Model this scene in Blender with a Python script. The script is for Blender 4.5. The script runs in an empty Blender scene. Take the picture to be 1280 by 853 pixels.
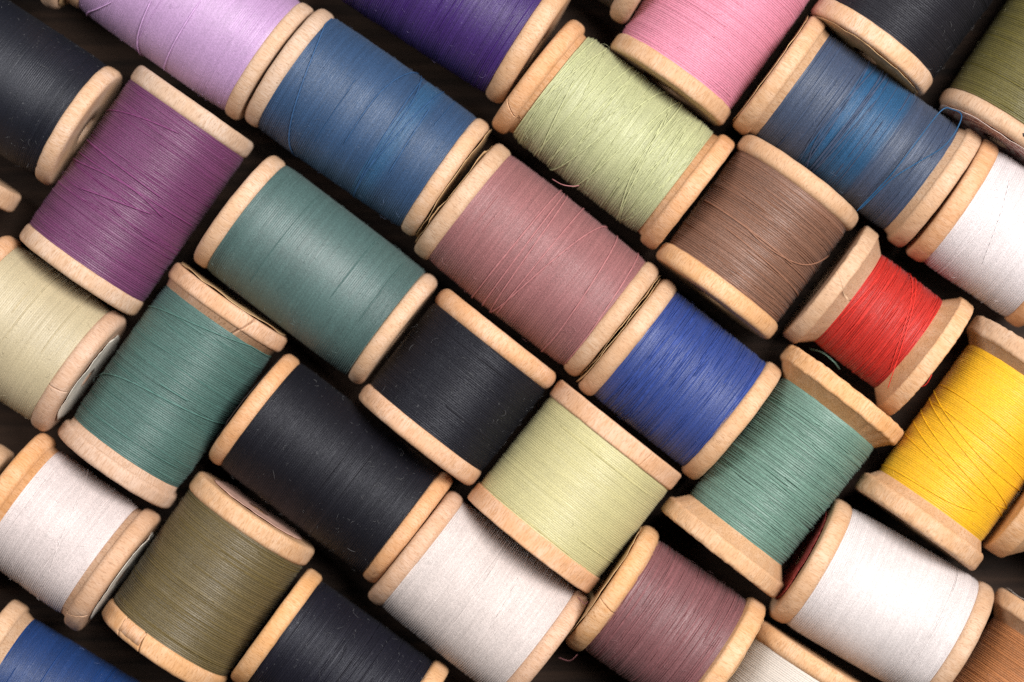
import bpy, math, random
import numpy as np
from mathutils import noise, Vector

scene = bpy.context.scene
MM = 0.001

# ---------------------------------------------------------------- camera
cam_data = bpy.data.cameras.new('camera')
cam = bpy.data.objects.new('camera', cam_data)
scene.collection.objects.link(cam)
cam.location = (0, 0, 626.62 * MM)
cam.rotation_euler = (0, 0, 0)
cam_data.lens = 101.25
cam_data.sensor_width = 36.0
cam_data.clip_start = 0.01
cam_data.clip_end = 20.0
cam_data.dof.use_dof = True
cam_data.dof.focus_distance = (626.62 - 26.0) * MM
cam_data.dof.aperture_fstop = 4.8
scene.camera = cam

# ---------------------------------------------------------------- light
world = bpy.data.worlds.new('World')
scene.world = world
world.use_nodes = True
wb = world.node_tree.nodes['Background']
wb.inputs[0].default_value = (0.95, 0.97, 1.0, 1)
wb.inputs[1].default_value = 0.01


def softbox(name, loc, size, size_y, power, color):
    l = bpy.data.lights.new(name, 'AREA')
    l.shape = 'RECTANGLE'
    l.size, l.size_y = size, size_y
    l.energy = power
    l.color = color
    o = bpy.data.objects.new(name, l)
    scene.collection.objects.link(o)
    o.location = loc
    d = Vector((0, 0, 0.02)) - Vector(loc)
    o.rotation_euler = d.to_track_quat('-Z', 'Y').to_euler()
    return o


#@LIGHTS@
softbox('softbox_key', (0.42, 0.20, 0.88), 0.46, 0.5, 20.0, (1.0, 0.975, 0.95))
softbox('softbox_left', (-0.56, 0.33, 0.70), 0.26, 0.5, 4.8, (1.0, 0.99, 0.98))

scene.cycles.use_denoising = False
scene.view_settings.view_transform = 'Standard'
scene.view_settings.look = 'None'
scene.view_settings.exposure = 0.0
scene.view_settings.gamma = 1.0
scene.view_settings.use_curve_mapping = False


# ---------------------------------------------------------------- helpers
def lin(c):
    return tuple(((v / 255) / 12.92 if v / 255 <= 0.04045 else ((v / 255 + 0.055) / 1.055) ** 2.4) for v in c)


def sc(c, f):
    return (min(c[0] * f, 0.9), min(c[1] * f, 0.9), min(c[2] * f, 0.9), 1)


class G:
    """tiny node-graph helper"""
    def __init__(self, name):
        self.m = bpy.data.materials.new(name)
        self.m.use_nodes = True
        self.nt = self.m.node_tree
        self.b = self.nt.nodes['Principled BSDF']

    def n(self, t, **kw):
        o = self.nt.nodes.new(t)
        for k, v in kw.items():
            if k == 'i':
                for kk, vv in v.items():
                    if hasattr(vv, 'is_output'):
                        self.nt.links.new(vv, o.inputs[kk])
                    else:
                        o.inputs[kk].default_value = vv
            else:
                setattr(o, k, v)
        return o

    def math(self, op, a, b=0.0, c=0.0):
        return self.n('ShaderNodeMath', operation=op, i={0: a, 1: b, 2: c}).outputs[0]

    def mix(self, f, a, b, mode='MIX'):
        o = self.n('ShaderNodeMix', data_type='RGBA', blend_type=mode, i={0: f, 6: a, 7: b})
        return o.outputs[2]

    def noise(self, vec, scale, detail=2.0, rough=0.5, dist=0.0):
        return self.n('ShaderNodeTexNoise', i={'Vector': vec, 'Scale': scale, 'Detail': detail, 'Roughness': rough,
                                               'Distortion': dist}).outputs[0]

    def vmul(self, v, s):
        return self.n('ShaderNodeVectorMath', operation='MULTIPLY', i={0: v, 1: s}).outputs[0]

    def remap(self, v, a, b, c=0.0, d=1.0):
        return self.n('ShaderNodeMapRange', interpolation_type='SMOOTHSTEP', i={0: v, 1: a, 2: b, 3: c, 4: d}).outputs[0]

    def out(self, **kw):
        for k, v in kw.items():
            k = k.replace('_', ' ')
            if hasattr(v, 'is_output'):
                self.nt.links.new(v, self.b.inputs[k])
            else:
                self.b.inputs[k].default_value = v


def wood_material(name, srgb):
    g = G(name)
    base = tuple(v * .72 for v in lin(srgb))
    oc = g.n('ShaderNodeTexCoord').outputs['Object']
    rnd = g.n('ShaderNodeObjectInfo').outputs['Random']
    off = g.n('ShaderNodeCombineXYZ', i={0: g.math('MULTIPLY', rnd, 3.7), 1: g.math('MULTIPLY', rnd, 9.1), 2: rnd}).outputs[0]
    v = g.n('ShaderNodeVectorMath', operation='ADD', i={0: oc, 1: off}).outputs[0]
    # fibres run along the turning axis: short dashes on the rim, dots on the end faces
    fib = g.noise(g.vmul(v, (520, 3400, 3400)), 1.0, 3.0, 0.65)
    fib2 = g.noise(g.vmul(v, (120, 900, 900)), 1.0, 2.0, 0.5, 0.4)
    blot = g.noise(v, 130.0, 3.0, 0.55)
    blot2 = g.noise(v, 420.0, 3.0, 0.6)
    pore = g.remap(g.noise(g.vmul(v, (900, 4600, 4600)), 1.0, 1.0), 0.60, 0.70)
    spk = g.remap(g.noise(v, 2100.0, 1.0), 0.70, 0.80)
    # growth bands: light and warm layers across the log
    band = g.n('ShaderNodeTexWave', bands_direction='Y', i={'Vector': v, 'Scale': 90.0, 'Distortion': 5.0, 'Detail': 2.0,
                                                            'Detail Scale': 1.2}).outputs['Fac']
    col = g.mix(g.remap(blot, 0.3, 0.7), (base[0] * 1.04, base[1] * 1.06, base[2] * 1.10, 1),
                (base[0] * .93, base[1] * .83, base[2] * .70, 1))
    col = g.mix(g.math('MULTIPLY', band, 0.30), col, (base[0] * .90, base[1] * .78, base[2] * .62, 1))
    col = g.mix(g.remap(fib, 0.44, 0.64, 0, 0.80), col, (base[0] * .80, base[1] * .66, base[2] * .50, 1))
    col = g.mix(g.remap(fib2, 0.55, 0.75, 0, 0.35), col, (base[0] * 1.08, base[1] * 1.1, base[2] * 1.15, 1))
    col = g.mix(g.math('MULTIPLY', pore, 0.38), col, (base[0] * .45, base[1] * .33, base[2] * .24, 1))
    col = g.mix(g.math('MULTIPLY', spk, g.remap(blot2, 0.55, 0.72, 0, 0.55)), col, (.08, .055, .04, 1))
    tint = g.math('ADD', 0.88, g.math('MULTIPLY', rnd, 0.2))
    hs = g.n('ShaderNodeHueSaturation', i={'Value': tint, 'Saturation': g.math('ADD', 0.86, g.math('MULTIPLY', rnd, 0.24)),
                                           'Color': col})
    h = g.math('ADD', g.math('MULTIPLY', fib, 0.6), g.math('ADD', g.math('MULTIPLY', pore, -0.5), g.math('MULTIPLY', blot2, 1.2)))
    bump = g.n('ShaderNodeBump', i={'Strength': 0.45, 'Distance': 0.00012, 'Height': h}).outputs[0]
    g.out(Base_Color=hs.outputs[0], Roughness=g.remap(blot2, 0.3, 0.7, 0.52, 0.68), Normal=bump)
    g.b.inputs['Specular IOR Level'].default_value = 0.28
    return g.m


COTTON = 0.66          # dyed cotton is darker than its lit look


def dyed(srgb):
    b = lin(srgb)
    f = COTTON * (1.0 if .3 * b[0] + .6 * b[1] + .1 * b[2] > .4 else .90)
    return tuple(v * f for v in b)


def thread_material(name, srgb, seed, alt=None, band=None, half=20.0):
    g = G(name)
    base = dyed(srgb)
    lum = 0.3 * base[0] + 0.6 * base[1] + 0.1 * base[2]
    dark, dark2 = (.80, .82) if lum < .25 else ((.89, .88) if lum < .45 else (.96, .93))
    uv = g.n('ShaderNodeUVMap', uv_map='wind').outputs[0]          # u = mm along the axis, v = mm round the girth
    sep = g.n('ShaderNodeSeparateXYZ', i={0: uv})
    u, vv = sep.outputs[0], sep.outputs[1]
    wob = g.noise(g.vmul(uv, (0.45, 0.05, 1)), 1.0, 3.0, 0.6)
    us = g.math('ADD', g.math('MULTIPLY_ADD', vv, 0.012, u), g.math('MULTIPLY', wob, 1.1))
    comb = g.n('ShaderNodeCombineXYZ', i={0: us, 1: vv, 2: float(seed)}).outputs[0]
    streak = g.noise(g.vmul(comb, (2.1, 0.035, 1)), 1.0, 2.0, 0.6)
    streak2 = g.noise(g.vmul(comb, (5.5, 0.09, 1)), 1.0, 2.0, 0.6)
    mott = g.noise(g.vmul(comb, (0.10, 0.10, 1)), 1.0, 3.0, 0.6)
    # twist of the ply: tiny slanting cells
    twist = g.noise(g.vmul(comb, (4.0, 3.0, 1)), 1.0, 2.0, 0.7)
    fuzz = g.remap(g.noise(g.vmul(comb, (1.6, 1.3, 1)), 1.0, 2.0, 0.6), 0.66, 0.78)
    c = g.mix(g.remap(mott, 0.3, 0.7), sc(base, 1.03), sc(base, 0.93))
    if alt:
        a = tuple(v * COTTON for v in lin(alt))
        x0, x1 = -half + 2 * half * band[0], -half + 2 * half * band[1]
        uw = g.math('ADD', u, g.math('MULTIPLY', g.math('SUBTRACT', streak, 0.5), 2.4))
        f = g.math('MULTIPLY', g.remap(uw, x0, x0 + .4), g.remap(uw, x1 - 1.0, x1 + 1.6, 1.0, 0.0))
        c = g.mix(g.math('MULTIPLY', f, 0.9), c, (*a, 1))
    c = g.mix(g.remap(streak, 0.3, 0.7, 0.0, 1.0), g.mix(1.0, c, sc((dark, dark, dark), 1), 'MULTIPLY'), c)
    c = g.mix(g.remap(twist, 0.35, 0.68, 0.0, 1.0), g.mix(1.0, c, sc((dark2, dark2, dark2), 1), 'MULTIPLY'), g.mix(1.0, c, (1.1, 1.1, 1.1, 1), 'MULTIPLY'))
    lum = 0.3 * base[0] + 0.6 * base[1] + 0.1 * base[2]
    lint = tuple(min(0.9, v + 0.12 * (1 - lum) + 0.02) for v in base)
    c = g.mix(g.math('MULTIPLY', fuzz, 0.22 if lum > 0.06 else 0.32), c, (*lint, 1))
    c = g.mix(g.remap(streak2, 0.55, 0.8, 0, 0.30), c, sc(base, 1.22))
    h = g.math('ADD', g.math('MULTIPLY', streak, 1.0), g.math('ADD', g.math('MULTIPLY', streak2, 1.0), g.math('MULTIPLY', twist, 1.1)))
    bump = g.n('ShaderNodeBump', i={'Strength': 0.7, 'Distance': 0.00007, 'Height': h}).outputs[0]
    g.out(Base_Color=c, Roughness=0.50, Normal=bump)
    g.b.inputs['Specular IOR Level'].default_value = (.40 if max(base) - min(base) > .28 else (.70 if lum < .45 else .45)) if lum > .025 else .42
    g.b.inputs['Sheen Weight'].default_value = 0.12 if lum > .05 else 0.02
    g.b.inputs['Specular Tint'].default_value = (1, 1, 1, 1) if lum > .025 else (.90, .92, 1, 1)
    g.b.inputs['Sheen Roughness'].default_value = 0.45
    g.b.inputs['Sheen Tint'].default_value = (*tuple(min(1, v * 0.6 + 0.4) for v in base), 1)
    return g.m


def plain_material(name, col, rough=0.6, sheen=0.2):
    g = G(name)
    oc = g.n('ShaderNodeTexCoord').outputs['Object']
    nn = g.noise(oc, 900.0, 2.0)
    g.out(Base_Color=g.mix(g.remap(nn, 0.3, 0.7), sc(col, 0.88), sc(col, 1.1)), Roughness=rough)
    g.b.inputs['Sheen Weight'].default_value = sheen
    g.b.inputs['Specular IOR Level'].default_value = 0.3
    return g.m


def paper_material(name, srgb, ink=None):
    g = G(name)
    base = lin(srgb)
    oc = g.n('ShaderNodeTexCoord').outputs['Object']
    sep = g.n('ShaderNodeSeparateXYZ', i={0: oc})
    rad = g.math('SQRT', g.math('ADD', g.math('POWER', sep.outputs[1], 2.0), g.math('POWER', sep.outputs[2], 2.0)))
    st = g.noise(oc, 350.0, 4.0, 0.65)
    col = g.mix(g.remap(st, 0.35, 0.7), sc(base, 1.0), sc(base, 0.72))
    if ink:                                                         # worn print in rings round the hole
        i = lin(ink)
        wear = g.noise(oc, 1500.0, 3.0, 0.7)
        ring = g.math('SINE', g.math('MULTIPLY', rad, 2 * math.pi / 0.0026))
        f = g.math('MULTIPLY', g.remap(wear, 0.42, 0.54), g.remap(ring, -0.5, 0.1))
        f = g.math('MULTIPLY', f, g.remap(rad, 0.0122, 0.0127, 1.0, 0.0))
        col = g.mix(g.math('MULTIPLY', f, 0.9), col, (*i, 1))
    g.out(Base_Color=col, Roughness=0.75)
    g.b.inputs['Specular IOR Level'].default_value = 0.2
    return g.m


def mesh_object(name, verts, faces, mats, parent=None, smooth=True, uv=None, kind=None):
    """one mesh object from numpy arrays; faces all of one size per array in the list"""
    me = bpy.data.meshes.new(name)
    verts = np.asarray(verts, dtype=np.float32)
    groups = faces if isinstance(faces, list) else [faces]
    groups = [np.asarray(f, dtype=np.int32) for f in groups if len(f)]
    loops = np.concatenate([f.ravel() for f in groups])
    tot = np.concatenate([np.full(len(f), f.shape[1], dtype=np.int32) for f in groups])
    start = np.concatenate([[0], np.cumsum(tot)[:-1]]).astype(np.int32)
    me.vertices.add(len(verts)); me.vertices.foreach_set('co', verts.ravel())
    me.loops.add(len(loops)); me.loops.foreach_set('vertex_index', loops)
    me.polygons.add(len(tot)); me.polygons.foreach_set('loop_start', start); me.polygons.foreach_set('loop_total', tot)
    me.update(calc_edges=True)
    me.polygons.foreach_set('use_smooth', np.full(len(tot), smooth))
    if uv is not None:
        l = me.uv_layers.new(name='wind')
        l.data.foreach_set('uv', np.asarray(uv, dtype=np.float32).ravel())
    me.validate()
    for m in (mats if isinstance(mats, (list, tuple)) else [mats]):
        me.materials.append(m)
    o = bpy.data.objects.new(name, me)
    scene.collection.objects.link(o)
    if parent:
        o.parent = parent
    if kind:
        o['kind'] = kind
    return o


def grid_faces(nr, nc, wrap=True):
    """quads of nr rows x nc columns, columns wrapping"""
    r, c = np.meshgrid(np.arange(nr - 1), np.arange(nc if wrap else nc - 1), indexing='ij')
    c2 = (c + 1) % nc
    return np.stack([r * nc + c, r * nc + c2, (r + 1) * nc + c2, (r + 1) * nc + c], -1).reshape(-1, 4)


def tubes(paths, radius, sides=4):
    """many tubes in one vertex/face pair; each path (n,3), mm"""
    V, F, b = [], [], 0
    for p in paths:
        p = np.asarray(p, dtype=float)
        n = len(p)
        t = np.gradient(p, axis=0)
        t /= np.linalg.norm(t, axis=1)[:, None] + 1e-9
        ref = np.array([1.0, 0, 0]) if abs(t[:, 0]).mean() < 0.8 else np.array([0, 0, 1.0])
        n1 = np.cross(t, ref); n1 /= np.linalg.norm(n1, axis=1)[:, None] + 1e-9
        n2 = np.cross(t, n1)
        rr = radius if np.isscalar(radius) else radius[len(F)]
        prof = np.ones(n); prof[0] = prof[-1] = 0.35
        a = np.arange(sides) * 2 * math.pi / sides
        ring = p[:, None, :] + (n1[:, None, :] * np.cos(a)[None, :, None] + n2[:, None, :] * np.sin(a)[None, :, None]) * (rr * prof)[:, None, None]
        V.append(ring.reshape(-1, 3)); F.append(grid_faces(n, sides) + b); b += n * sides
    return np.concatenate(V), np.concatenate(F)


def catmull(pts, per=10):
    p = np.asarray(pts, dtype=float)
    if len(p) == 2:
        return p[0] + (p[1] - p[0]) * np.linspace(0, 1, per * 2)[:, None]
    q = np.vstack([2 * p[0] - p[1], p, 2 * p[-1] - p[-2]])
    out = []
    for i in range(1, len(q) - 2):
        t = np.linspace(0, 1, per, endpoint=False)[:, None]
        a, b, c, d = q[i - 1], q[i], q[i + 1], q[i + 2]
        out.append(0.5 * (2 * b + (c - a) * t + (2 * a - 5 * b + 4 * c - d) * t ** 2 + (3 * b - a - 3 * c + d) * t ** 3))
    return np.vstack(out + [p[-1:]])


# ---------------------------------------------------------------- the table
def table_material():
    g = G('dark_stained_wood')
    oc = g.n('ShaderNodeTexCoord').outputs['Object']
    v = g.vmul(oc, (14, 420, 100))
    gr = g.noise(v, 1.0, 5.0, 0.62, 0.6)
    gr2 = g.noise(g.vmul(oc, (40, 1900, 100)), 1.0, 3.0, 0.6)
    big = g.noise(g.vmul(oc, (6, 40, 20)), 1.0, 2.0)
    c = g.mix(g.remap(gr, 0.3, 0.72), (0.007, 0.0045, 0.0035, 1), (0.036, 0.020, 0.013, 1))
    c = g.mix(g.remap(gr2, 0.5, 0.75, 0, 0.6), c, (0.006, 0.004, 0.003, 1))
    c = g.mix(g.remap(big, 0.4, 0.7, 0, 0.5), c, (0.045, 0.024, 0.014, 1))
    bump = g.n('ShaderNodeBump', i={'Strength': 0.5, 'Distance': 0.0004, 'Height': g.math('ADD', gr, g.math('MULTIPLY', gr2, 0.4))}).outputs[0]
    g.out(Base_Color=c, Roughness=0.7, Normal=bump)
    g.b.inputs['Specular IOR Level'].default_value = 0.12
    return g.m


nx, ny = 60, 40
xs, ys = np.linspace(-0.45, 0.45, nx), np.linspace(-0.35, 0.35, ny)
tv = []
for y in ys:
    for x in xs:
        tv.append((x, y, -0.0002 + 0.00018 * noise.noise(Vector((x * 9, y * 60, 1.3)))))
nt = len(tv)
rim = [i for i in range(nx)] + [r * nx + nx - 1 for r in range(1, ny)] + [(ny - 1) * nx + c for c in range(nx - 2, -1, -1)] + [r * nx for r in range(ny - 2, 0, -1)]
low = [(tv[i][0], tv[i][1], -0.025) for i in rim]
skirt = [(rim[k], nt + k, nt + (k + 1) % len(rim), rim[(k + 1) % len(rim)]) for k in range(len(rim))]
table = mesh_object('table_top', tv + low, [grid_faces(ny, nx, wrap=False), np.array(skirt)], table_material())
table['kind'] = 'structure'
table['label'] = 'dark stained wooden table top under the spools'

# ---------------------------------------------------------------- spools
SPOOLS = [
 {'R': 14.62, 't': 4.42, 'Rt': 13.6, 'L': 40.46, 'ang': -33.0, 'x': -107.98, 'y': 94.35, 'col': (80, 76, 72), 'wood': 'pale', 'label': 'wooden spool tip poking in at the top left corner, above the navy black spool', 'n': 8, 'spread': 0.4, 'paper': 'kraft', 'id': 'grey0'},
 {'R': 14.288, 't': 3.91, 'Rt': 13.94, 'bulge': 0.51, 'L': 40.823, 'ang': -33.0, 'x': -109.22, 'y': 56.87, 'col': (26, 28, 39), 'wood': 'pale', 'label': 'navy black thread spool cut off by the upper left corner, above the plum purple one', 'n': 10, 'spread': 0.3, 'lint': 90, 'id': 'navy1'},
 {'R': 14.454, 't': 3.57, 'Rt': 14.11, 'bulge': 0.51, 'L': 41.236, 'ang': -35.263, 'x': -68.36, 'y': 71.33, 'col': (200, 160, 206), 'wood': 'pale', 'label': 'pale lavender thread spool at the top edge, left of the big denim blue one', 'n': 8, 'spread': 1.5, 'lint': 120, 'ridge': 0.14, 'id': 'lav2', 'strands': [[(-5.06, -17.5), (-3.99, -54.3), (-2.84, -81.9)], [(3.44, 6.5), (3.61, -51.7)], [(-12.09, -39.5), (-15.68, -68.3), (-16.48, -81.9)]]},
 {'R': 14.921, 't': 4.08, 'Rt': 14.62, 'L': 40.928, 'ang': -125.026, 'x': -79.67, 'y': 31.92, 'col': (130, 66, 114), 'wood': 'pale', 'label': 'plum purple thread spool, the only one wound in reddish purple', 'n': 26, 'spread': 1.2, 'lint': 60, 'id': 'plum3', 'strands': [[(-10.65, -69.1), (-13.72, -18.8), (-15.23, 9.2)], [(1.6, -51.0), (-0.19, 2.2), (1.04, 38.7)], [(0.05, -44.2), (-0.67, 46.3)], [(6.01, -35.1), (1.78, 28.8)], [(-2.76, -46.5), (-2.09, 30.2)]]},
 {'R': 14.566, 't': 3.91, 'Rt': 14.195, 'bulge': 0.255, 'L': 40.374, 'ang': -35.012, 'x': -30.73, 'y': 46.39, 'col': (56, 90, 132), 'wood': 'pale', 'label': 'long denim blue thread spool right of the lavender one, ragged paper at its end', 'n': 8, 'spread': 1.0, 'lint': 110, 'paper': 'kraft', 'pside': 'B', 'alt': (50, 98, 140), 'band': (0.63, 0.74), 'id': 'blue4', 'strands': [[(2.61, 81.9), (-0.32, 26.6), (-0.4, -28.2)], [(3.87, 81.9), (6.31, 28.3), (6.67, -66.6)], [(9.25, 58.4), (6.41, -41.0)], [(9.86, 41.3), (10.79, -26.9)], [(-17.91, 45.9), (-11.64, -49.5), (-9.12, -81.9)], [(4.87, 53.3), (5.6, -2.9), (6.51, -58.0)]]},
 {'R': 14.62, 't': 4.59, 'Rt': 14.11, 'L': 40.787, 'ang': -33.094, 'x': -13.52, 'y': 74.46, 'col': (74, 42, 122), 'wood': 'tan', 'label': 'deep violet thread spool cut by the top edge, the only one in bright violet', 'n': 26, 'spread': 0.5, 'lint': 70, 'id': 'violet5'},
 {'R': 14.62, 't': 4.42, 'Rt': 12.92, 'L': 40.46, 'ang': -33.0, 'x': 13.07, 'y': 91.38, 'col': (78, 68, 60), 'wood': 'tan', 'label': 'small glimpse of a grey brown spool at the top edge beside the pink one', 'n': 5, 'spread': 0.3, 'id': 'brown6'},
 {'R': 14.43, 't': 4.08, 'Rt': 13.43, 'bulge': 0.34, 'cone': 1.36, 'rnd': 0.35, 'L': 40.014, 'ang': -37.671, 'x': 21.45, 'y': 43.89, 'col': (198, 200, 152), 'wood': 'orange', 'label': 'pale green thread spool with loosely criss-crossed strands, at the top centre', 'n': 50, 'spread': 4.5, 'sr': 0.15, 'sl': 1.12, 'lint': 60, 'pitch': 0.46, 'id': 'lime7', 'strands': [[(-3.28, 81.9), (-6.82, -51.2)], [(-8.22, 46.0), (-10.19, -61.6)], [(3.16, 73.4), (-5.36, -80.8)], [(7.2, 81.9), (0.48, -77.1)], [(6.61, 35.9), (12.28, -81.9)], [(-15.28, 58.7), (-17.42, -38.2)], [(-12.73, 48.3), (-17.33, -46.7)], [(-13.08, 13.0), (-10.33, -48.4)], [(-5.27, 76.4), (-7.27, 0.7), (-6.81, -66.3)], [(7.83, 56.7), (7.89, -7.5), (11.04, -61.3)]], 'slits': [('A', -42.5, 0.306, 0.51, 0.8)]},
 {'R': 14.62, 't': 4.08, 'Rt': 14.11, 'bulge': 0.34, 'L': 40.46, 'ang': 54.8, 'x': 45.32, 'y': 72.04, 'col': (236, 152, 176), 'wood': 'tan', 'label': 'bright pink thread spool cut off by the top edge, the only one in pink', 'n': 18, 'spread': 0.3, 'lint': 20, 'rmul': 0.4, 'ridge': 0.24, 'id': 'pink8'},
 {'R': 14.621, 't': 3.91, 'Rt': 13.43, 'cone': 1.53, 'rnd': 0.3, 'L': 40.771, 'ang': -36.01, 'x': 73.19, 'y': 44.45, 'col': (74, 89, 118), 'wood': 'tan', 'label': 'slate blue thread spool with a brighter blue band and a loose loop of thread', 'n': 30, 'spread': 0.6, 'lint': 70, 'alt': (26, 92, 138), 'band': (0.33, 0.62), 'paper': 'kraft', 'pside': 'A', 'sl': 0.9, 'id': 'slate9', 'strands': [[(-6.48, 55.2), (-4.89, -69.3)], [(-2.3, 77.5), (-2.84, -68.9)], [(-3.16, 58.3), (-3.42, -55.8)], [(-1.18, 26.5), (-2.87, -76.3)], [(-7.68, 38.8), (-7.73, -18.4), (-6.44, -66.1)], [(-2.29, 54.6), (-3.47, -15.7), (-3.57, -70.1)], [(-5.18, 54.4), (-6.63, -21.2), (-4.3, -71.3)]], 'free': [[(9.2, -14.73, 10.88), (10.26, -4.53, 14.62), (10.44, 3.73, 15.64), (10.88, 12.0, 13.94), (12.57, 13.64, 13.94), (15.05, 13.25, 15.3), (15.64, 6.83, 16.32), (13.07, 0.11, 15.64), (10.91, -5.51, 14.96), (9.54, -14.06, 10.88)]]},
 {'R': 14.952, 't': 4.25, 'Rt': 14.45, 'L': 40.777, 'ang': 53.0, 'x': 88.65, 'y': 78.76, 'col': (35, 33, 40), 'wood': 'pale', 'label': 'charcoal black thread spool cut by the top edge, right of the pink one', 'n': 6, 'spread': 0.2, 'lint': 110, 'paper': 'kraft', 'pside': 'A', 'id': 'char10'},
 {'R': 14.786, 't': 4.08, 'Rt': 14.28, 'L': 40.449, 'ang': 56.5, 'x': 115.0, 'y': 61.31, 'col': (116, 106, 46), 'wood': 'tan', 'label': 'bright olive thread spool in the upper right corner with a red printed end paper', 'n': 14, 'spread': 0.3, 'lint': 60, 'paper': 'red', 'pside': 'A', 'id': 'olive11'},
 {'R': 15.117, 't': 4.25, 'Rt': 14.28, 'L': 28.672, 'ang': -126.751, 'x': 52.06, 'y': 22.1, 'col': (152, 108, 86), 'wood': 'yellow', 'label': 'cocoa brown thread spool lying between the pale green and red ones', 'n': 34, 'spread': 1.4, 'lint': 30, 'id': 'brown12', 'strands': [[(0.75, -19.0), (1.54, 11.4), (-0.22, 46.9), (-5.29, 81.9)], [(3.3, -34.8), (5.04, 81.9)], [(0.87, -44.4), (1.08, 36.5)]]},
 {'R': 14.66, 't': 3.57, 'Rt': 11.73, 'cone': 2.72, 'rnd': 0.15, 'L': 25.149, 'ang': -37.226, 'x': 77.67, 'y': 4.33, 'col': (218, 54, 44), 'wood': 'yellow', 'label': 'small red thread spool with wide sloping wooden ends, half unwound', 'n': 60, 'spread': 0.9, 'lint': 40, 'rough': 0.25, 'pitch': 0.46, 'id': 'red13', 'strands': [[(1.46, 58.2), (4.37, 12.5), (7.83, -32.0)], [(0.1, 65.2), (4.15, 5.6), (7.62, -40.5)], [(-6.19, 35.8), (-7.36, -27.3)]], 'free': [[(7.07, -5.0, 11.18), (7.68, -7.44, 13.56), (9.23, -10.91, 10.84)], [(15.4, -2.52, 5.74), (15.73, -4.82, 5.4), (15.19, -6.09, 4.38)]], 'slits': [('A', 2.7, 0.238, 0.085, 0.8)]},
 {'R': 14.786, 't': 4.25, 'Rt': 14.28, 'L': 25.124, 'ang': -33.69, 'x': 103.93, 'y': 22.86, 'col': (240, 230, 230), 'wood': 'orange', 'label': 'white thread spool cut by the right edge, above the yellow and red ones', 'n': 7, 'spread': 1.4, 'lint': 25, 'pitch': 0.41, 'ridge': 0.26, 'rmul': 0.4, 'lift': (0.0, 0.05), 'sr': 0.11, 'sl': 1.05, 'id': 'white14', 'strands': [[(-6.12, 37.6), (-1.12, -37.8)]]},
 {'R': 15.449, 't': 4.25, 'Rt': 13.26, 'cone': 1.87, 'rnd': 0.25, 'L': 40.89, 'ang': -125.538, 'x': 98.29, 'y': -21.64, 'col': (255, 194, 34), 'wood': 'tan', 'label': 'golden yellow thread spool at the right edge with chipped wooden ends', 'n': 8, 'spread': 2.0, 'lint': 30, 'rough': 0.5, 'sr': 0.11, 'lift': (0.04, 0.1), 'sl': 1.1, 'ridge': 0.13, 'id': 'yellow15', 'strands': [[(-1.56, -81.9), (4.23, -1.9), (7.36, 69.2)], [(-3.4, -81.9), (2.77, 6.8), (2.91, 81.9)], [(4.19, -81.9), (9.05, 5.9), (7.42, 81.9)], [(15.11, -81.9), (14.2, -5.4), (12.31, 29.8)], [(-1.25, -43.1), (0.58, 51.1)], [(7.39, -77.3), (10.78, 26.1)], [(1.54, -81.9), (7.08, -1.9), (9.16, 59.4)]], 'free': [[(21.45, 11.53, -5.25), (21.94, 13.36, -4.23), (21.53, 14.95, -5.25)]]},
 {'R': 14.952, 't': 4.59, 'Rt': 10.2, 'cone': 4.08, 'rnd': 0.15, 'L': 40.438, 'ang': -33.0, 'x': 127.06, 'y': -43.38, 'col': (180, 150, 110), 'wood': 'tan', 'label': 'bare sloping spool end cut by the right edge, just below the yellow thread', 'n': 3, 'spread': 0.3, 'id': 'tan16'},
 {'R': 15.035, 't': 4.08, 'Rt': 14.11, 'L': 28.295, 'ang': -38.638, 'x': 35.56, 'y': -8.07, 'col': (56, 80, 156), 'wood': 'yellow', 'label': 'royal blue thread spool right of the rose one, wound in fine slanting strands', 'n': 80, 'spread': 1.3, 'lint': 50, 'paper': 'kraft', 'pside': 'A', 'pitch': 0.46, 'id': 'royal17'},
 {'R': 15.366, 't': 3.91, 'Rt': 12.41, 'cone': 2.72, 'rnd': 0.2, 'L': 41.012, 'ang': -128.132, 'x': 57.29, 'y': -27.59, 'col': (122, 158, 142), 'wood': 'yellow', 'label': 'sage green thread spool below the red one, with deep sloping wooden ends', 'n': 60, 'spread': 1.1, 'lint': 40, 'rough': 0.45, 'pitch': 0.46, 'id': 'sage18', 'free': [[(-24.38, -10.99, -5.17), (-25.14, -8.67, -1.09), (-25.05, -5.76, 0.27), (-24.68, -3.45, -1.77)]]},
 {'R': 14.537, 't': 4.25, 'Rt': 14.195, 'bulge': 0.34, 'L': 34.75, 'ang': -30.084, 'x': 78.48, 'y': -55.47, 'col': (236, 226, 224), 'wood': 'tan', 'label': 'plump white thread spool in the lower right with a dark red end paper', 'n': 6, 'spread': 0.25, 'lint': 25, 'paper': 'darkred', 'pside': 'A', 'pitch': 0.41, 'ridge': 0.25, 'rmul': 0.25, 'id': 'white19'},
 {'R': 14.62, 't': 4.08, 'Rt': 13.94, 'L': 40.46, 'ang': -123.0, 'x': 52.9, 'y': -85.56, 'col': (226, 214, 202), 'wood': 'yellow', 'label': 'cream thread spool cut by the bottom edge beside the mauve one', 'n': 10, 'spread': 0.3, 'lint': 20, 'ridge': 0.13, 'id': 'cream20'},
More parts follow.
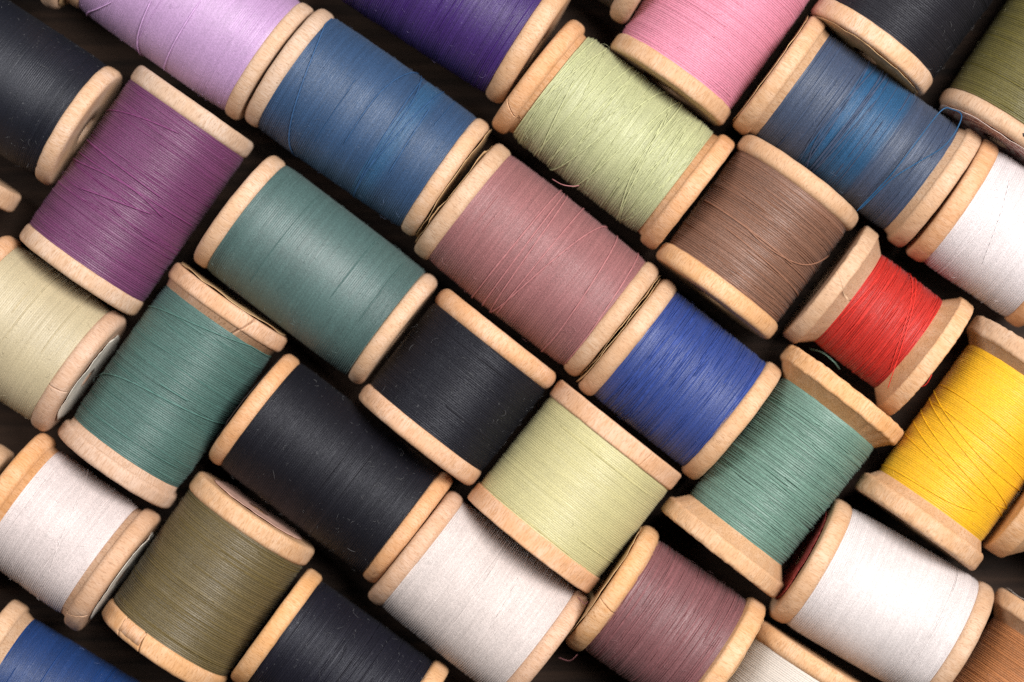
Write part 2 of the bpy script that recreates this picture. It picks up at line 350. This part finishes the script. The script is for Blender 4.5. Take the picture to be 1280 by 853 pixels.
 {'R': 15.366, 't': 4.25, 'Rt': 13.94, 'bulge': 0.17, 'L': 27.25, 'ang': -34.542, 'x': 32.5, 'y': -60.19, 'col': (150, 98, 101), 'wood': 'yellow', 'label': 'dusky mauve thread spool at the bottom edge with a cracked wooden end', 'n': 70, 'spread': 1.0, 'lint': 130, 'paper': 'kraft', 'pitch': 0.46, 'id': 'mauve21', 'free': [[(-19.02, -5.33, 5.03), (-17.08, -5.58, 7.41), (-16.89, -4.72, 8.43)], [(-14.7, -18.58, -0.07), (-12.49, -17.66, 1.63), (-12.03, -15.43, 3.67)]], 'slits': [('A', -11.5, 0.238, 0.272, 0.3)]},
 {'R': 14.62, 't': 3.91, 'Rt': 12.24, 'cone': 2.21, 'rnd': 0.25, 'L': 34.0, 'ang': -124.0, 'x': 105.41, 'y': -76.06, 'col': (198, 130, 80), 'wood': 'tan', 'label': 'orange brown thread spool cut by the lower right corner', 'n': 24, 'spread': 0.5, 'lint': 20, 'paper': 'grey', 'id': 'orange22'},
 {'R': 16.44, 't': 4.25, 'Rt': 16.065, 'rnd': 0.15, 'L': 27.805, 'ang': -128.442, 'x': 13.26, 'y': -30.8, 'col': (214, 205, 150), 'wood': 'peach', 'label': 'smooth pale lime thread spool below the rose one, with flat square wooden rims', 'n': 10, 'spread': 0.3, 'lint': 14, 'rmul': 0.25, 'pitch': 0.4, 'ridge': 0.14, 'id': 'lime23', 'slits': [('A', 26.5, 0.204, 0.34, 0.2)]},
 {'R': 14.707, 't': 4.08, 'Rt': 14.195, 'bulge': 0.34, 'L': 40.199, 'ang': -38.338, 'x': 5.28, 'y': 17.14, 'col': (180, 120, 121), 'wood': 'yellow', 'label': 'dusty rose thread spool near the centre with a fan of stray strands', 'n': 8, 'spread': 0.6, 'sr': 0.17, 'lint': 130, 'paper': 'kraft', 'id': 'rose24', 'strands': [[(-5.18, 81.9), (-5.86, -74.8)], [(-4.15, 81.9), (-3.18, -63.6)], [(-5.13, 81.9), (-5.83, -42.6)], [(-3.31, 81.9), (-1.13, -71.0)], [(0.93, 81.9), (0.42, -44.7)], [(6.94, 81.9), (2.28, -2.7), (-0.8, -81.9)], [(10.27, 81.9), (12.76, -20.7), (12.8, -81.9)], [(16.04, 81.9), (18.64, -43.9)]], 'free': [[(-8.02, 15.18, 7.05), (-5.52, 15.45, 10.11), (-3.59, 16.5, 10.79), (-2.66, 17.49, 10.11)]]},
 {'R': 14.152, 't': 4.08, 'Rt': 13.94, 'bulge': 0.34, 'L': 40.881, 'ang': -37.356, 'x': -41.6, 'y': 15.07, 'col': (88, 118, 115), 'wood': 'pale', 'label': 'long grey teal thread spool below the denim blue one', 'n': 10, 'spread': 0.4, 'lint': 150, 'id': 'teal25'},
 {'R': 15.449, 't': 4.42, 'Rt': 15.13, 'L': 25.864, 'ang': -128.337, 'x': -11.5, 'y': -9.68, 'col': (24, 23, 33), 'wood': 'peach', 'label': 'short black thread spool at the centre, beside the rose and pale lime ones', 'n': 10, 'spread': 0.3, 'lint': 110, 'id': 'black26'},
 {'R': 14.122, 't': 3.91, 'Rt': 13.94, 'L': 41.049, 'ang': -37.464, 'x': -38.49, 'y': -27.08, 'col': (24, 23, 32), 'wood': 'orange', 'label': 'long black thread spool left of centre, below the grey teal one', 'n': 8, 'spread': 0.3, 'lint': 130, 'paper': 'black', 'pside': 'A', 'id': 'black27'},
 {'R': 14.57, 't': 4.08, 'Rt': 14.195, 'bulge': 0.17, 'L': 33.775, 'ang': -38.254, 'x': -7.18, 'y': -54.49, 'col': (232, 219, 214), 'wood': 'peach', 'label': 'white thread spool at the bottom centre, below the pale lime one', 'n': 6, 'spread': 0.4, 'lint': 20, 'pitch': 0.41, 'ridge': 0.27, 'rmul': 0.3, 'lift': (0.0, 0.05), 'sr': 0.11, 'sl': 1.05, 'id': 'white28', 'strands': [[(-2.01, 50.9), (-1.17, -30.8)], [(2.21, 81.9), (5.38, -13.1)]]},
 {'R': 14.477, 't': 3.74, 'Rt': 13.515, 'cone': 1.53, 'rnd': 0.3, 'bulge': 0.17, 'L': 40.708, 'ang': -125.127, 'x': -72.12, 'y': -9.51, 'col': (88, 126, 118), 'wood': 'peach', 'label': 'blue green thread spool at the left with a notched wooden end', 'n': 22, 'spread': 1.2, 'lint': 70, 'paper': 'kraft', 'pside': 'A', 'id': 'green29', 'strands': [[(-10.97, -81.9), (-14.27, -9.1), (-18.11, 66.6)], [(6.67, -81.9), (3.12, -22.8), (0.41, 67.0)], [(0.09, -5.0), (-0.31, 23.6)]], 'slits': [('A', 27.5, 0.442, 1.02, 0.5)]},
 {'R': 14.952, 't': 4.25, 'Rt': 14.45, 'bulge': 0.34, 'L': 27.494, 'ang': -35.645, 'x': -103.17, 'y': 1.59, 'col': (208, 192, 156), 'wood': 'peach', 'label': 'beige khaki thread spool cut by the left edge, below the plum purple one', 'n': 10, 'spread': 0.4, 'lint': 110, 'paper': 'white', 'pside': 'B', 'ridge': 0.14, 'id': 'khaki30', 'slits': [('B', -16.9, 0.255, 0.255, 0.2)]},
 {'R': 15.117, 't': 4.25, 'Rt': 13.94, 'cone': 1.36, 'rnd': 0.3, 'L': 27.358, 'ang': -35.728, 'x': -95.91, 'y': -40.52, 'col': (238, 224, 221), 'wood': 'orange', 'label': 'white thread spool cut by the left edge, below the blue green one', 'n': 9, 'spread': 0.8, 'lint': 90, 'paper': 'white', 'pitch': 0.41, 'ridge': 0.26, 'rmul': 0.4, 'lift': (0.0, 0.05), 'sr': 0.11, 'sl': 1.05, 'id': 'white31', 'strands': [[(-2.41, 81.9), (4.35, -30.4)]], 'slits': [('B', -45.7, 0.238, 0.255, 0.9)]},
 {'R': 14.786, 't': 4.25, 'Rt': 11.9, 'rnd': 0.2, 'L': 33.991, 'ang': -33.0, 'x': -129.82, 'y': -25.84, 'col': (150, 130, 90), 'wood': 'tan', 'label': 'tip of a wooden spool end at the left edge, beside the left hand white spool', 'n': 2, 'spread': 0.3, 'id': 'tan32'},
 {'R': 14.62, 't': 4.42, 'Rt': 11.9, 'rnd': 0.2, 'L': 25.5, 'ang': -123.0, 'x': -124.58, 'y': 26.11, 'col': (140, 120, 100), 'wood': 'tan', 'label': 'tip of a wooden spool end at the left edge, below the navy black spool', 'n': 2, 'spread': 0.3, 'id': 'tan33'},
 {'R': 14.62, 't': 4.08, 'Rt': 13.09, 'cone': 2.04, 'rnd': 0.25, 'L': 39.44, 'ang': -31.0, 'x': -94.96, 'y': -78.41, 'col': (26, 66, 128), 'wood': 'yellow', 'label': 'bright cobalt blue thread spool cut by the lower left corner', 'n': 16, 'spread': 0.4, 'lint': 60, 'id': 'blue34'},
 {'R': 15.035, 't': 4.42, 'Rt': 14.535, 'L': 32.609, 'ang': -124.601, 'x': -64.47, 'y': -51.13, 'col': (120, 103, 62), 'wood': 'tan', 'label': 'dull olive brown thread spool at the bottom left with a patched wooden end', 'n': 26, 'spread': 0.6, 'lint': 110, 'paper': 'pink', 'pside': 'A', 'id': 'olive35', 'slits': [('B', -37.9, 0.34, 0.51, 0.2), ('B', -14.7, 0.408, 0.68, 0.3)]},
 {'R': 14.454, 't': 3.91, 'Rt': 13.6, 'L': 33.314, 'ang': -35.998, 'x': -36.6, 'y': -70.64, 'col': (28, 27, 40), 'wood': 'yellow', 'label': 'blue black thread spool cut by the bottom edge, right of the olive brown one', 'n': 30, 'spread': 0.8, 'lint': 110, 'id': 'black36'},
]


WOOD = {k: wood_material(k + '_turned_wood', c) for k, c in dict(
    pale=(229, 195, 167), peach=(231, 189, 157), tan=(227, 187, 151), orange=(228, 182, 144), yellow=(230, 188, 149)).items()}
PAPER = dict(kraft=paper_material('kraft_paper', (196, 160, 118)), grey=paper_material('grey_paper', (178, 168, 160)),
             red=paper_material('red_printed_paper', (200, 176, 166), (128, 30, 34)), darkred=paper_material('dark_red_paper', (176, 84, 78), (120, 20, 26)), white=paper_material('white_paper', (214, 206, 194)),
             pink=paper_material('pink_paper', (196, 156, 140)), black=paper_material('black_paper', (40, 34, 32)))
GROUP = 'wooden spools of thread laid side by side on the dark table'
SIDE = {'A': -1, 'B': 1}


def flange(s, side, root, rng, mat):
    """a turned wooden disc with rounded rim, sloping inner face and centre hole; side -1 or +1 along local x"""
    R, t, L = s['R'], s['t'], s['L']
    k = s.get('rnd', rng.choice([.30, .36, .42]))
    k = max(0.08, k + rng.uniform(-.04, .04))
    rx = k * t
    rr = min(rx * rng.uniform(.75, 1.05), R * .12)
    cone = s.get('cone', 0.09 * t)
    Rt = min(s['Rt'], R - rr - 0.05)
    xi, xo = -t / 2, t / 2
    prof = [(xi - cone * 1.9, R * .34), (xi - cone * 1.35, R * .60), (xi - cone, Rt - .2)]
    # rounded inner arris, rim with a few rings, rounded outer arris
    for a in np.linspace(0, math.pi / 2, 6):
        prof.append((xi + rx * (1 - math.cos(a)), R - rr * (1 - math.sin(a))))
    crown = 0.010 * (t - 2 * rx)
    for f in np.linspace(0, 1, 7)[1:-1]:
        x = xi + rx + (t - 2 * rx) * f
        prof.append((x, R + crown * math.sin(math.pi * f)))
    for a in np.linspace(math.pi / 2, 0, 6):
        prof.append((xo - rx * (1 - math.cos(a)), R - rr * (1 - math.sin(a))))
    prof += [(xo - .02, R * .80), (xo - .10, R * .5), (xo - .12, 3.3), (xo - .5, 3.0), (xi - cone, 3.0)]
    prof = np.array(prof)
    ths = set(np.linspace(0, 2 * math.pi, 104, endpoint=False))
    slits = []
    for f, deg, w, dep, sk in s.get('slits', []):
        if SIDE[f] == side:
            th, hw = math.radians(deg) % (2 * math.pi), w / R / 2
            slits.append((th, hw, dep, sk))
            for m in (-2.4, -1.15, -1, -.45, 0, .45, 1, 1.15, 2.4):
                ths.add((th + hw * m) % (2 * math.pi))
    th = np.array(sorted(ths))
    n, m = len(prof), len(th)
    X = np.repeat(prof[:, 0][:, None], m, 1)
    Q = np.repeat(prof[:, 1][:, None], m, 1)
    T = np.repeat(th[None, :], n, 0)
    # hand-turned unevenness, dents and knocks on the arrises
    o1 = rng.uniform(0, 99)
    rough = s.get('rough', 0.0)
    for i in range(n):
        on_rim = prof[i, 1] > R * .9
        edge = 3 <= i <= 5 or n - 11 <= i <= n - 8
        for j in range(m):
            c, q = math.cos(th[j]), math.sin(th[j])
            p = Vector((c * 2.3 + o1, q * 2.3, side * 3.1))
            d = .10 * noise.noise(p) + .05 * noise.noise(p * 4 + Vector((prof[i, 0], 0, 0)))
            if on_rim:
                kn = noise.noise(Vector((c * 9 + o1, q * 9, prof[i, 0] * .6 + 7)))
                d -= max(0, kn - .32) * (.55 if edge else .22)
                if rough:
                    ch = noise.noise(Vector((c * 16 - o1, q * 16, prof[i, 0] * .9)))
                    d -= max(0, ch - .05) * rough * (1.5 if edge else .5)
                    X[i, j] += rough * .5 * noise.noise(Vector((c * 20 + o1, q * 20, 4)))
                X[i, j] += .08 * noise.noise(Vector((c * 5 - o1, q * 5, 1 + i * .05)))
            Q[i, j] += d
    for (t0, hw, dep, sk) in slits:
        dth = (T - t0 + math.pi) % (2 * math.pi) - math.pi
        inn = np.clip(1 - (np.abs(dth) / hw - .9) / .25, 0, 1)
        Q -= inn * dep * np.repeat((prof[:, 1] > R * .86).astype(float)[:, None], m, 1)
        near = np.clip(1 - np.abs(dth) / (hw * 14), 0, 1)
        T = T + near * sk * X / R
    V = np.stack([side * (L / 2 + X), Q * np.sin(T), Q * np.cos(T)], -1).reshape(-1, 3)
    F = grid_faces(n, m)
    if side < 0:
        F = F[:, ::-1]
    o = mesh_object('flange', V * MM, F, mat, root)
    o.location.z = R * MM
    # paper disc glued on the outer end
    pk = s.get('paper') if ('A' if side < 0 else 'B') in s.get('pside', 'AB') else None
    if pk:
        pr = R * (rng.uniform(.86, .95) if pk not in ('white', 'pink', 'darkred') else .74)
        na = 72
        a = np.arange(na) * 2 * math.pi / na
        rows = []
        for fr, back in [(.22, 0), (.5, 0), (.8, 0), (.93, 0), (1, 0), (1, 1), (.93, 1), (.5, 1), (.22, 1)]:
            w = np.array([noise.noise(Vector((math.cos(q) * 2.2 + o1, math.sin(q) * 2.2, 5))) for q in a])
            w2 = np.array([noise.noise(Vector((math.cos(q) * 7 + o1, math.sin(q) * 7, 9))) for q in a])
            lift = .12 + (fr ** 6) * np.clip(.10 + w * .6 + w2 * .25, 0, .45)
            r = pr * fr * (1 + (.03 * w2 if fr > .9 else 0))
            rows.append(np.stack([side * (L / 2 + t / 2 + lift + (0 if back else .10)), r * np.sin(a), r * np.cos(a)], -1) if True else None)
        PV = np.concatenate(rows)
        PF = grid_faces(len(rows), na)
        if side < 0:
            PF = PF[:, ::-1]
        mesh_object('paper_label', PV * MM, PF, PAPER[pk], o)
    return o


def winding(s, root, rng, mat, strand_mat, lint_mat, fine_mat):
    R, Rt, L, t = s['R'], s['Rt'], s['L'], s['t']
    cone = s.get('cone', 0.09 * t)
    full = s.get('cone') is None
    hw = L / 2 - t / 2 + (0.25 if full else -cone * .92)
    bulge = s.get('bulge', 0.0)
    pitch = s.get('pitch', .42)
    n = int(2 * hw / pitch) * 4 + 1
    m = 64
    x = np.linspace(-hw, hw, n)
    th = np.linspace(0, 2 * math.pi, m, endpoint=False)
    TH = np.repeat(th[None, :], n, 0)
    o1 = rng.uniform(0, 50)
    # laid layers: slow unevenness along the axis, plus grooves between bundles of turns
    fine = np.linspace(-hw - 12, hw + 12, 3000)
    prof = np.zeros_like(fine)
    for amp, fq in ((.10, .25), (.06, .7), (.03, 1.7)):
        prof += np.array([amp * noise.noise(Vector((q * fq + o1, fq * 3, 0))) for q in fine])
    loose = min(1.0, s['n'] / 50) * s.get('rmul', 1.0)
    groove = np.zeros_like(fine)
    ng = int(2 * hw * (.02 + 1.1 * loose))
    for _ in range(ng):
        c, w, d = rng.uniform(fine[0], fine[-1]), rng.uniform(.08, .22), rng.uniform(.02, .05 + .22 * loose)
        groove -= d * np.exp(-((fine - c) / w) ** 2)
    skew = rng.choice([-1, 1]) * (.06 + .25 * loose * min(s['spread'], 1.5))
    tw = np.where(TH > math.pi, TH - 2 * math.pi, TH)
    # every turn is a round ridge; neighbouring turns wander and vary a little
    k = np.arange(n)
    turn = k // 4
    jit = np.array([rng.gauss(0, 1) for _ in range(turn.max() + 2)])
    ridge = np.array([-.5, .12, .5, .12])[k % 4] * s.get('ridge', .30) + jit[turn] * .024 * (1 + 1.6 * loose) * (k % 4 == 2)
    wander = np.array([noise.noise(Vector((q * .45 + o1, 3, 0))) + .6 * noise.noise(Vector((q * 1.7 + o1, 8, 0))) for q in x]) * (.08 + .30 * loose)
    fade = np.clip((hw - np.abs(x)) / 1.2, 0, 1)
    XX = x[:, None] + (skew * np.sin(tw) + wander[:, None] * np.sin(tw * 1.3 + o1)) * fade[:, None]
    # a gap opens for part of the girth and closes again
    gap = np.interp(x, fine, groove)
    mask = np.zeros((n, m))
    for i in np.nonzero(gap < -.01)[0]:
        mask[i] = [noise.noise(Vector((round(x[i] * 2) * 1.37 + o1, math.cos(q) * 1.6, math.sin(q) * 1.6))) for q in th]
    mask = np.clip(.12 + mask * 2.4, 0, 1)
    H = np.interp(x, fine, prof)[:, None] + gap[:, None] * mask + ridge[:, None] * np.ones((1, m))
    r = Rt + bulge * (1 - (XX / hw) ** 2) + H
    e = hw - np.abs(x)[:, None]
    r -= (.25 if full else .35) * np.exp(-e / .8)
    for j in range(m):
        r[:, j] += .06 * noise.noise(Vector((math.cos(th[j]) * 3 + o1, math.sin(th[j]) * 3, 2)))
    r = np.minimum(r, R - .02)
    V = np.stack([XX, r * np.sin(TH), r * np.cos(TH)], -1).reshape(-1, 3)
    # end caps run down to the core
    capr = R * .34
    cap0 = np.stack([np.full(m, -hw), capr * np.sin(th), capr * np.cos(th)], -1)
    cap1 = np.stack([np.full(m, hw), capr * np.sin(th), capr * np.cos(th)], -1)
    V = np.concatenate([cap0, V, cap1])
    F = grid_faces(n + 2, m)
    rows, cols = F[:, 0] // m, F[:, 0] % m
    us = np.concatenate([[-hw], x, [hw]])
    v0, v1 = cols * 2 * math.pi * Rt / m, (cols + 1) * 2 * math.pi * Rt / m
    u0, u1 = us[rows], us[rows + 1]
    uv = np.stack([u0, v0, u0, v1, u1, v1, u1, v0], -1).reshape(-1, 2)
    o = mesh_object('thread_winding', V * MM, F, mat, root, uv=uv)

    o.location.z = R * MM

    def rad(xq, tq):
        u = xq - skew * np.sin(tq)
        b = Rt + bulge * (1 - np.clip(xq / hw, -1, 1) ** 2)
        ee = hw - np.abs(xq)
        return np.minimum(b + np.interp(u, fine, prof) + .04 - (.25 if full else .35) * np.exp(-np.maximum(ee, 0) / .8), R - .02)

    def wrap(xt, lift, per=9):
        p = catmull(xt, per)
        xq, tq = np.clip(p[:, 0], -hw + .1, hw - .1), p[:, 1]
        rq = rad(xq, tq)
        k = np.hanning(9); k /= k.sum()
        if len(rq) > 12:                                            # a taut strand bridges the hollows
            rs = np.convolve(np.pad(rq, 4, mode='edge'), k, 'valid')
            rq = np.maximum(rq, rs)
        return np.stack([xq, (rq + lift) * np.sin(tq), (rq + lift) * np.cos(tq)], -1)

    # the strands that can be told apart: each its own piece
    for st in s.get('strands', []):
        p = [(a, math.radians(b)) for a, b in st]
        a0, a1 = p[0], p[-1]
        if abs(a0[1]) > .75 and len(p) >= 2:                        # carry on round the side, under the neighbours' line
            q = p[1]; f = .5 * np.sign(a0[1]) / ((a0[1] - q[1]) or 1)
            p.insert(0, (a0[0] + (a0[0] - q[0]) * f * .5, a0[1] + .5 * np.sign(a0[1])))
        if abs(a1[1]) > .75:
            q = p[-2]; f = .5 * np.sign(a1[1]) / ((a1[1] - q[1]) or 1)
            p.append((a1[0] + (a1[0] - q[0]) * f * .5, a1[1] + .5 * np.sign(a1[1])))
        tv_, tf_ = tubes([wrap(p, rng.uniform(*s.get('lift', (.10, .20))), 12)], s.get('sr', rng.uniform(.13, .17)), 6)
        mesh_object('loose_strand', tv_ * MM, tf_, fine_mat if s['id'] == 'slate9' else strand_mat, o)
    for st in s.get('free', []):
        tv_, tf_ = tubes([catmull(st, 8)], .13 if s['id'] == 'slate9' else .10, 6)
        mesh_object('loose_strand', tv_ * MM, tf_, strand_mat, o)
    # fine strands laid almost parallel to the turns
    P, rr = [], []
    for _ in range(s['n'] if s['n'] > 12 else s['n'] // 3):
        t0 = rng.uniform(-1.9, .6)
        t1 = t0 + rng.uniform(1.0, 2.6)
        x0 = rng.uniform(-hw, hw)
        dx = rng.gauss(0, .45 * s['spread'])
        bow = rng.gauss(0, .15 * s['spread'])
        tt = np.linspace(t0, t1, 22)
        f = (tt - t0) / (t1 - t0)
        P.append(wrap(np.stack([x0 + dx * f + bow * np.sin(f * math.pi), tt], -1)[::3], rng.uniform(-.04, .06), 3))
        rr.append(rng.uniform(.09, .15))
    if P:
        a, b = tubes(P, rr, 4)
        mesh_object('fine_strands', a * MM, b, fine_mat, o, kind='stuff')
    # lint and standing fibres
    P, rr = [], []
    for _ in range(s.get('lint', 15)):
        tq, xq = rng.uniform(-1.65, 1.65), rng.uniform(-hw + .2, hw - .2)
        base_r = float(rad(np.array([xq]), np.array([tq]))[0])
        ln = rng.choice([.3, .5, .6, .8, 1.0, 1.8]) * rng.uniform(.6, 1.2)
        d = rng.uniform(0, 2 * math.pi)
        lift = rng.uniform(.1, .75)
        cu = rng.uniform(-1.6, 1.6)
        pts = []
        for f in np.linspace(0, 1, 6):
            aa = d + cu * f
            pts.append((xq + ln * f * math.cos(aa), (base_r + .02 + lift * math.sin(f * 2.6) * ln * .5) * math.sin(tq + ln * f * math.sin(aa) / Rt),
                        (base_r + .02 + lift * math.sin(f * 2.6) * ln * .5) * math.cos(tq + ln * f * math.sin(aa) / Rt)))
        P.append(np.array(pts)); rr.append(rng.uniform(.014, .034))
    if P:
        a, b = tubes(P, rr, 3)
        mesh_object('lint', a * MM, b, lint_mat, o, kind='stuff')
    return o


for idx, s in enumerate(SPOOLS):
    rng = random.Random(1000 + idx * 17)
    root = bpy.data.objects.new('thread_spool', None)
    root.empty_display_size = .01
    scene.collection.objects.link(root)
    root.location = (s['x'] * MM, s['y'] * MM, 0)
    root.rotation_euler = (0, 0, math.radians(s['ang']))
    root['label'] = s['label']
    root['category'] = 'thread spool'
    root['group'] = GROUP
    s['root'] = root
    wood = WOOD[s['wood']]
    base = dyed(s['col'])
    lum = .3 * base[0] + .6 * base[1] + .1 * base[2]
    tm = thread_material('thread_%02d' % idx, s['col'], idx * 3.7, s.get('alt'), s.get('band'), s['L'] / 2)
    stc = tuple(v * COTTON for v in lin(s['alt'])) if 'alt' in s and s['id'] == 'slate9' else base
    sm = plain_material('strand_%02d' % idx, tuple(min(.85, v * s.get('sl', 1.25) + .001) for v in stc), .5, .0)
    lm = plain_material('lint_%02d' % idx, tuple(min(.85, v * 1.1 + (.10 if lum < .05 else .06)) for v in base), .8, .0)
    flange(s, -1, root, rng, wood)
    flange(s, 1, root, rng, wood)
    fm = plain_material('fine_strand_%02d' % idx, tuple(min(.85, v * 1.06) for v in base), .6, .0)
    winding(s, root, rng, tm, sm, lm, fm)

# ---------------------------------------------------------------- marks on single spools
def rim_piece(name, s, side, th0, th1, x0, x1, proud, mat, seed):
    # a thin curved piece lying on the rim of a flange (a glued repair, an ink spot)
    n = 9
    rng = random.Random(seed)
    a = np.linspace(math.radians(th0), math.radians(th1), n)
    rows = []
    for x, h in ((x0, -.2), (x0, proud), ((x0 + x1) / 2, proud + .02), (x1, proud), (x1, -.2)):
        r = s['R'] + h
        rows.append(np.stack([side * (s['L'] / 2 + x + np.array([rng.uniform(-.06, .06) for _ in a])), r * np.sin(a), r * np.cos(a)], -1))
    V = np.concatenate(rows)
    F = grid_faces(5, n, wrap=False)
    if side < 0:
        F = F[:, ::-1]
    fl = [c for c in s['root'].children if c.name.startswith('flange')][0 if side < 0 else 1]
    return mesh_object(name, V * MM, F, mat, fl)


by = {s['id']: s for s in SPOOLS}
INK = plain_material('dried_ink', (.02, .018, .02), .6, 0)
o11 = by['olive11']
for a0, a1, x0, x1 in ((10.6, 12.4, -.5, .45), (9.6, 11.2, -.1, .18), (11.9, 13.2, -.35, -.12), (11.0, 11.9, -1.1, -.5)):
    rim_piece('ink_spot', o11, -1, -a0, -a1, x0, x1, .12, INK, int(a0 * 10))
rim_piece('wood_patch', by['olive35'], 1, *[q[1] for q in by['olive35']['slits']], -1.9, 1.0, .10, WOOD['peach'], 5)
